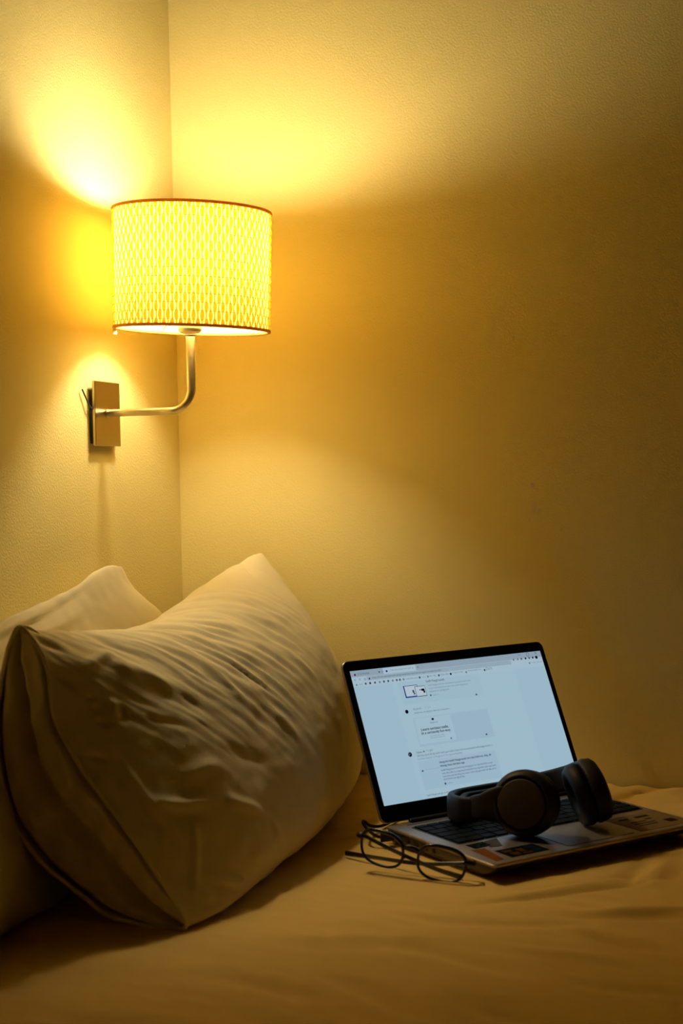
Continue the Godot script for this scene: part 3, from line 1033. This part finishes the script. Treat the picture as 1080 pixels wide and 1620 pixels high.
func stickers(o: Node3D) -> void:
	var teal := ink("sticker_teal", Color(0.06, 0.12, 0.12))
	var lilac := ink("sticker_lilac", Color(0.36, 0.34, 0.37))
	var orange := ink("sticker_orange", Color(0.50, 0.30, 0.13))
	var black := ink("sticker_black", Color(0.05, 0.05, 0.06))
	var gold := ink("sticker_gold", Color(0.30, 0.22, 0.06))
	var cyan := ink("sticker_blue", Color(0.04, 0.13, 0.20))
	var kraft := ink("sticker_kraft", Color(0.56, 0.46, 0.30))
	var umber := ink("sticker_umber", Color(0.22, 0.15, 0.08))
	var a := poly([[-138, 131], [-112, 130], [-112, 149], [-138, 150]], teal, o, "sticker")
	a.set_meta("label", "small dark green sticker on the palm rest")
	for q in [[-135, 134], [-128, 139], [-121, 134], [-131, 144], [-118, 143]]:
		poly([[q[0], q[1]], [q[0] + 4, q[1]], [q[0] + 4, q[1] + 2], [q[0], q[1] + 2]], ink("sticker_sage", Color(0.20, 0.26, 0.20)), a, "print", 0.0004)
	a = poly([[-110, 130], [-88, 126], [-104, 158], [-120, 155]], lilac, o, "sticker")
	a.set_meta("label", "pale triangular sticker beside the green sticker")
	a = poly([[-145, 152], [-128, 155], [-138, 204], [-151, 207]], orange, o, "sticker")
	a.set_meta("label", "orange wedge sticker at the front corner")
	a = poly([[-126, 171], [-70, 171], [-70, 204], [-126, 204]], black, o, "sticker")
	a.set_meta("label", "dark sticker with gold and blue print near the front edge")
	for q in [[-122, 176, 14, 9], [-118, 188, 12, 11], [-103, 178, 10, 14], [-104, 195, 14, 5]]:
		poly([[q[0], q[1]], [q[0] + q[2], q[1] + 1], [q[0] + q[2] - 2, q[1] + q[3]], [q[0] + 1, q[1] + q[3] - 1]], gold, a, "print", 0.0004)
	for q in [[-88, 174, 13, 11], [-87, 188, 14, 12]]:
		poly([[q[0], q[1]], [q[0] + q[2], q[1]], [q[0] + q[2], q[1] + q[3]], [q[0], q[1] + q[3]]], cyan, a, "print", 0.0004)
	a = poly([[72, 138], [158, 138], [158, 206], [72, 206]], kraft, o, "sticker")
	a.set_meta("label", "large brown label right of the touchpad")
	for q in [[84, 150, 16, 5], [112, 148, 22, 7], [118, 162, 10, 4], [88, 168, 26, 3], [88, 176, 34, 3], [88, 184, 30, 3], [134, 178, 14, 14]]:
		poly([[q[0], q[1]], [q[0] + q[2], q[1]], [q[0] + q[2], q[1] + q[3]], [q[0], q[1] + q[3]]], umber, a, "print", 0.0004)


# ------------------------------------------------------------------ headphones (laid out in the laptop's own axes)
func strap_arrays(line: PackedVector3Array, tall: Array, thick: float) -> Array:
	var n := line.size()
	var p := PackedVector3Array()
	var sides := 16
	for i in n:
		var d := (line[mini(i + 1, n - 1)] - line[maxi(i - 1, 0)]).normalized()
		var side := d.cross(Vector3.UP).normalized()
		var up := side.cross(d).normalized()
		var t := float(i) / (n - 1) * (tall.size() - 1)
		var k := mini(int(t), tall.size() - 2)
		var h: float = lerpf(tall[k], tall[k + 1], t - k) * 0.5
		for j in sides:
			var a := TAU * j / sides
			var cx := signf(cos(a)) * pow(absf(cos(a)), 0.6) * thick * 0.5
			var cy := signf(sin(a)) * pow(absf(sin(a)), 0.45) * h
			p.append(line[i] + side * cx + up * cy)
	var q := PackedVector3Array()
	for j in sides:
		q.append(line[0])
	q.append_array(p)
	for j in sides:
		q.append(line[n - 1])
	return net_arrays(q, n + 2, sides, false, true)


func mm(pts: Array) -> Array:
	var out := []
	for q in pts:
		out.append(Vector3(q[0], q[2], q[1]) * 0.001)
	return out


func facing(n: Vector3, at: Vector3) -> Transform3D:
	var y := n.normalized()
	var x := y.cross(Vector3.UP).normalized()
	return Transform3D(Basis(x, y, x.cross(y)), at)


func headphones() -> void:
	var o := thing("headphones", "black over-ear headphones lying on the laptop keyboard", "headphones", HINGE)
	o.rotation_degrees.y = LAP_TURN
	# band: across the keyboard and round below the screen
	var band := smooth(mm([[-90, 90, 29], [-97, 68, 24], [-90, 38, 22], [-64, 16, 21], [-20, 10, 21], [25, 14, 22], [60, 28, 28], [76, 58, 38], [70, 92, 52], [58, 118, 62]]), 8)
	put("headband", mesh_of([strap_arrays(band, [0.028, 0.034, 0.033, 0.030, 0.028, 0.028, 0.030, 0.032, 0.030, 0.024], 0.011)]), M.headphone_shell, o)
	var pad := smooth(mm([[-80, 46, 24], [-58, 27, 22], [-20, 20, 20], [24, 22, 22], [54, 34, 29]]), 8)
	put("headband_pad", mesh_of([strap_arrays(pad, [0.018, 0.022, 0.022, 0.022, 0.018], 0.010)]), M.headphone_leather, o)
	var cups := [
		[Vector3(-0.84, 0.17, 0.55), Vector3(-0.053, 0.0405, 0.141)],
		[Vector3(0.86, 0.30, 0.42), Vector3(0.038, 0.0415, 0.146)],
	]
	for c in cups:
		var t := facing(c[0], c[1])
		var cup := put("ear_cup", lathe([[0.0, 0.000], [0.038, 0.000], [0.0400, 0.003], [0.0400, 0.010], [0.0385, 0.0165], [0.0340, 0.0205], [0.0315, 0.0212], [0.0308, 0.0185], [0.0, 0.0180]], 56, t), M.headphone_shell, o)
		put("face_disc", lathe([[0.0293, 0.0170], [0.0293, 0.0212], [0.0280, 0.0224], [0.0150, 0.0230], [0.0, 0.0232]], 56, t), M.headphone_face, cup)
		put("ear_cushion", lathe([[0.0, -0.010], [0.018, -0.010], [0.0205, -0.016], [0.027, -0.0195], [0.034, -0.0185], [0.0385, -0.0130], [0.0392, -0.006], [0.0372, -0.001], [0.0, 0.0]], 56, t), M.headphone_leather, cup)
	# arms between the band and the cups
	put("yoke", mesh_of([strap_arrays(smooth(mm([[-92, 86, 30], [-91, 104, 34], [-84, 122, 38], [-72, 136, 40]]), 8), [0.028, 0.032, 0.044, 0.056], 0.009)]), M.headphone_shell, o)
	put("yoke", mesh_of([strap_arrays(smooth(mm([[60, 114, 61], [54, 126, 65], [46, 138, 66], [42, 150, 64]]), 8), [0.024, 0.026, 0.030, 0.034], 0.012)]), M.headphone_shell, o)
	put("slider", mesh_of([strap_arrays(smooth(mm([[52, 118, 70], [46, 128, 74], [38, 136, 76]]), 6), [0.010, 0.012, 0.010], 0.007)]), M.headphone_metal, o)


# ------------------------------------------------------------------ glasses
func glasses() -> void:
	var o := thing("glasses", "black-rimmed eyeglasses with folded temples on the sheet beside the laptop", "glasses", Vector3(0.4963, 0.5747, 0.5122))
	o.rotation_degrees = Vector3(-3.2, -10.0, -7.5)
	var inv := o.transform.affine_inverse()
	for s in [-1.0, 1.0]:
		var rim := PackedVector3Array()
		var n := 56
		for k in n:
			var a := TAU * k / n
			var x: float = signf(cos(a)) * pow(absf(cos(a)), 0.78) * 0.0278
			var y: float = signf(sin(a)) * pow(absf(sin(a)), 0.80) * 0.0196
			x += s * 0.0022 * smoothstep(-0.01, 0.015, y) * (1.0 if x * s > 0 else 0.3)
			rim.append(Vector3(s * 0.0370 + x, y, -0.0012 * pow((s * 0.0370 + x) / 0.06, 2) * 4.0))
		put("rim", mesh_of([tube_arrays(rim, func(t): return 0.0016 + 0.0007 * maxf(0.0, sin(t * TAU)), 10, true)]), M.acetate, o)
		var lens := PackedVector3Array()
		for ring in 5:
			for k in n:
				var c := Vector3(s * 0.0370, 0, 0.0012)
				lens.append(c.lerp(rim[k], ring / 4.0) + Vector3(0, 0, -0.0004 * pow(ring / 4.0, 2)))
		put("lens", net(lens, 5, n, false, true, true), M.lens, o)
		put("end_piece", tube(smooth([Vector3(s * 0.0640, 0.0080, -0.003), Vector3(s * 0.0690, 0.0075, -0.005), Vector3(s * 0.0720, 0.0070, -0.009), Vector3(s * 0.0720, 0.0065, -0.0145)], 5), 0.0030, 10), M.acetate, o)
		put("temple_hinge", lathe([[0, -0.0026], [0.0016, -0.0026], [0.0016, 0.0026], [0, 0.0026]], 12, Transform3D(Basis(), Vector3(s * 0.0700, 0.0065, -0.0158))), M.hinge_metal, o)
	put("bridge", tube(smooth([Vector3(-0.0115, 0.0065, -0.001), Vector3(-0.006, 0.0098, 0.0005), Vector3(0, 0.0108, 0.001), Vector3(0.006, 0.0098, 0.0005), Vector3(0.0115, 0.0065, -0.001)], 6), 0.0022, 10), M.acetate, o)
	for s in [-1.0, 1.0]:
		put("nose_pad", lathe([[0, -0.003], [0.0016, -0.002], [0.002, 0.0], [0.0016, 0.002], [0, 0.003]], 12, Transform3D(Basis(Vector3(0, 0, 1), s * 0.35), Vector3(s * 0.0088, -0.003, -0.003))), M.acetate, o)
	# temples, folded one behind the other, their tips on the sheet
	var right := [Vector3(0.0720, 0.0060, -0.0175), inv * Vector3(0.505, 0.5620, 0.494), inv * Vector3(0.440, 0.5570, 0.463), inv * Vector3(0.398, 0.5545, 0.443)]
	var left := [Vector3(-0.0720, 0.0065, -0.0165), inv * Vector3(0.470, 0.5760, 0.494), inv * Vector3(0.520, 0.5610, 0.504), inv * Vector3(0.555, 0.5535, 0.509)]
	for t in [right, left]:
		put("temple", mesh_of([tube_arrays(smooth(t, 8), func(k): return lerpf(0.0024, 0.0032, smoothstep(0.6, 1.0, k)), 10, false, Vector3(0, 1, 0), 0.6)]), M.acetate, o)


func power_cable() -> void:
	var o := thing("power_cable", "black power plug and looped cable at the laptop's left hinge corner", "cable", HINGE)
	o.rotation_degrees.y = LAP_TURN
	put("plug", tube(PackedVector3Array(mm([[-163.4, 13, -9], [-170, 13, -9], [-177, 12, -9], [-179, 11, -9]])), 0.0062, 14), M.cable_rubber, o)
	put("cable", tube(smooth(mm([[-178, 12, -9], [-184, 8, -7], [-189, -2, -1], [-187, -16, 4], [-178, -28, 3], [-160, -42, -8], [-130, -62, -17], [-90, -85, -18], [-30, -120, -18]]), 8), 0.0019, 10), M.cable_rubber, o)
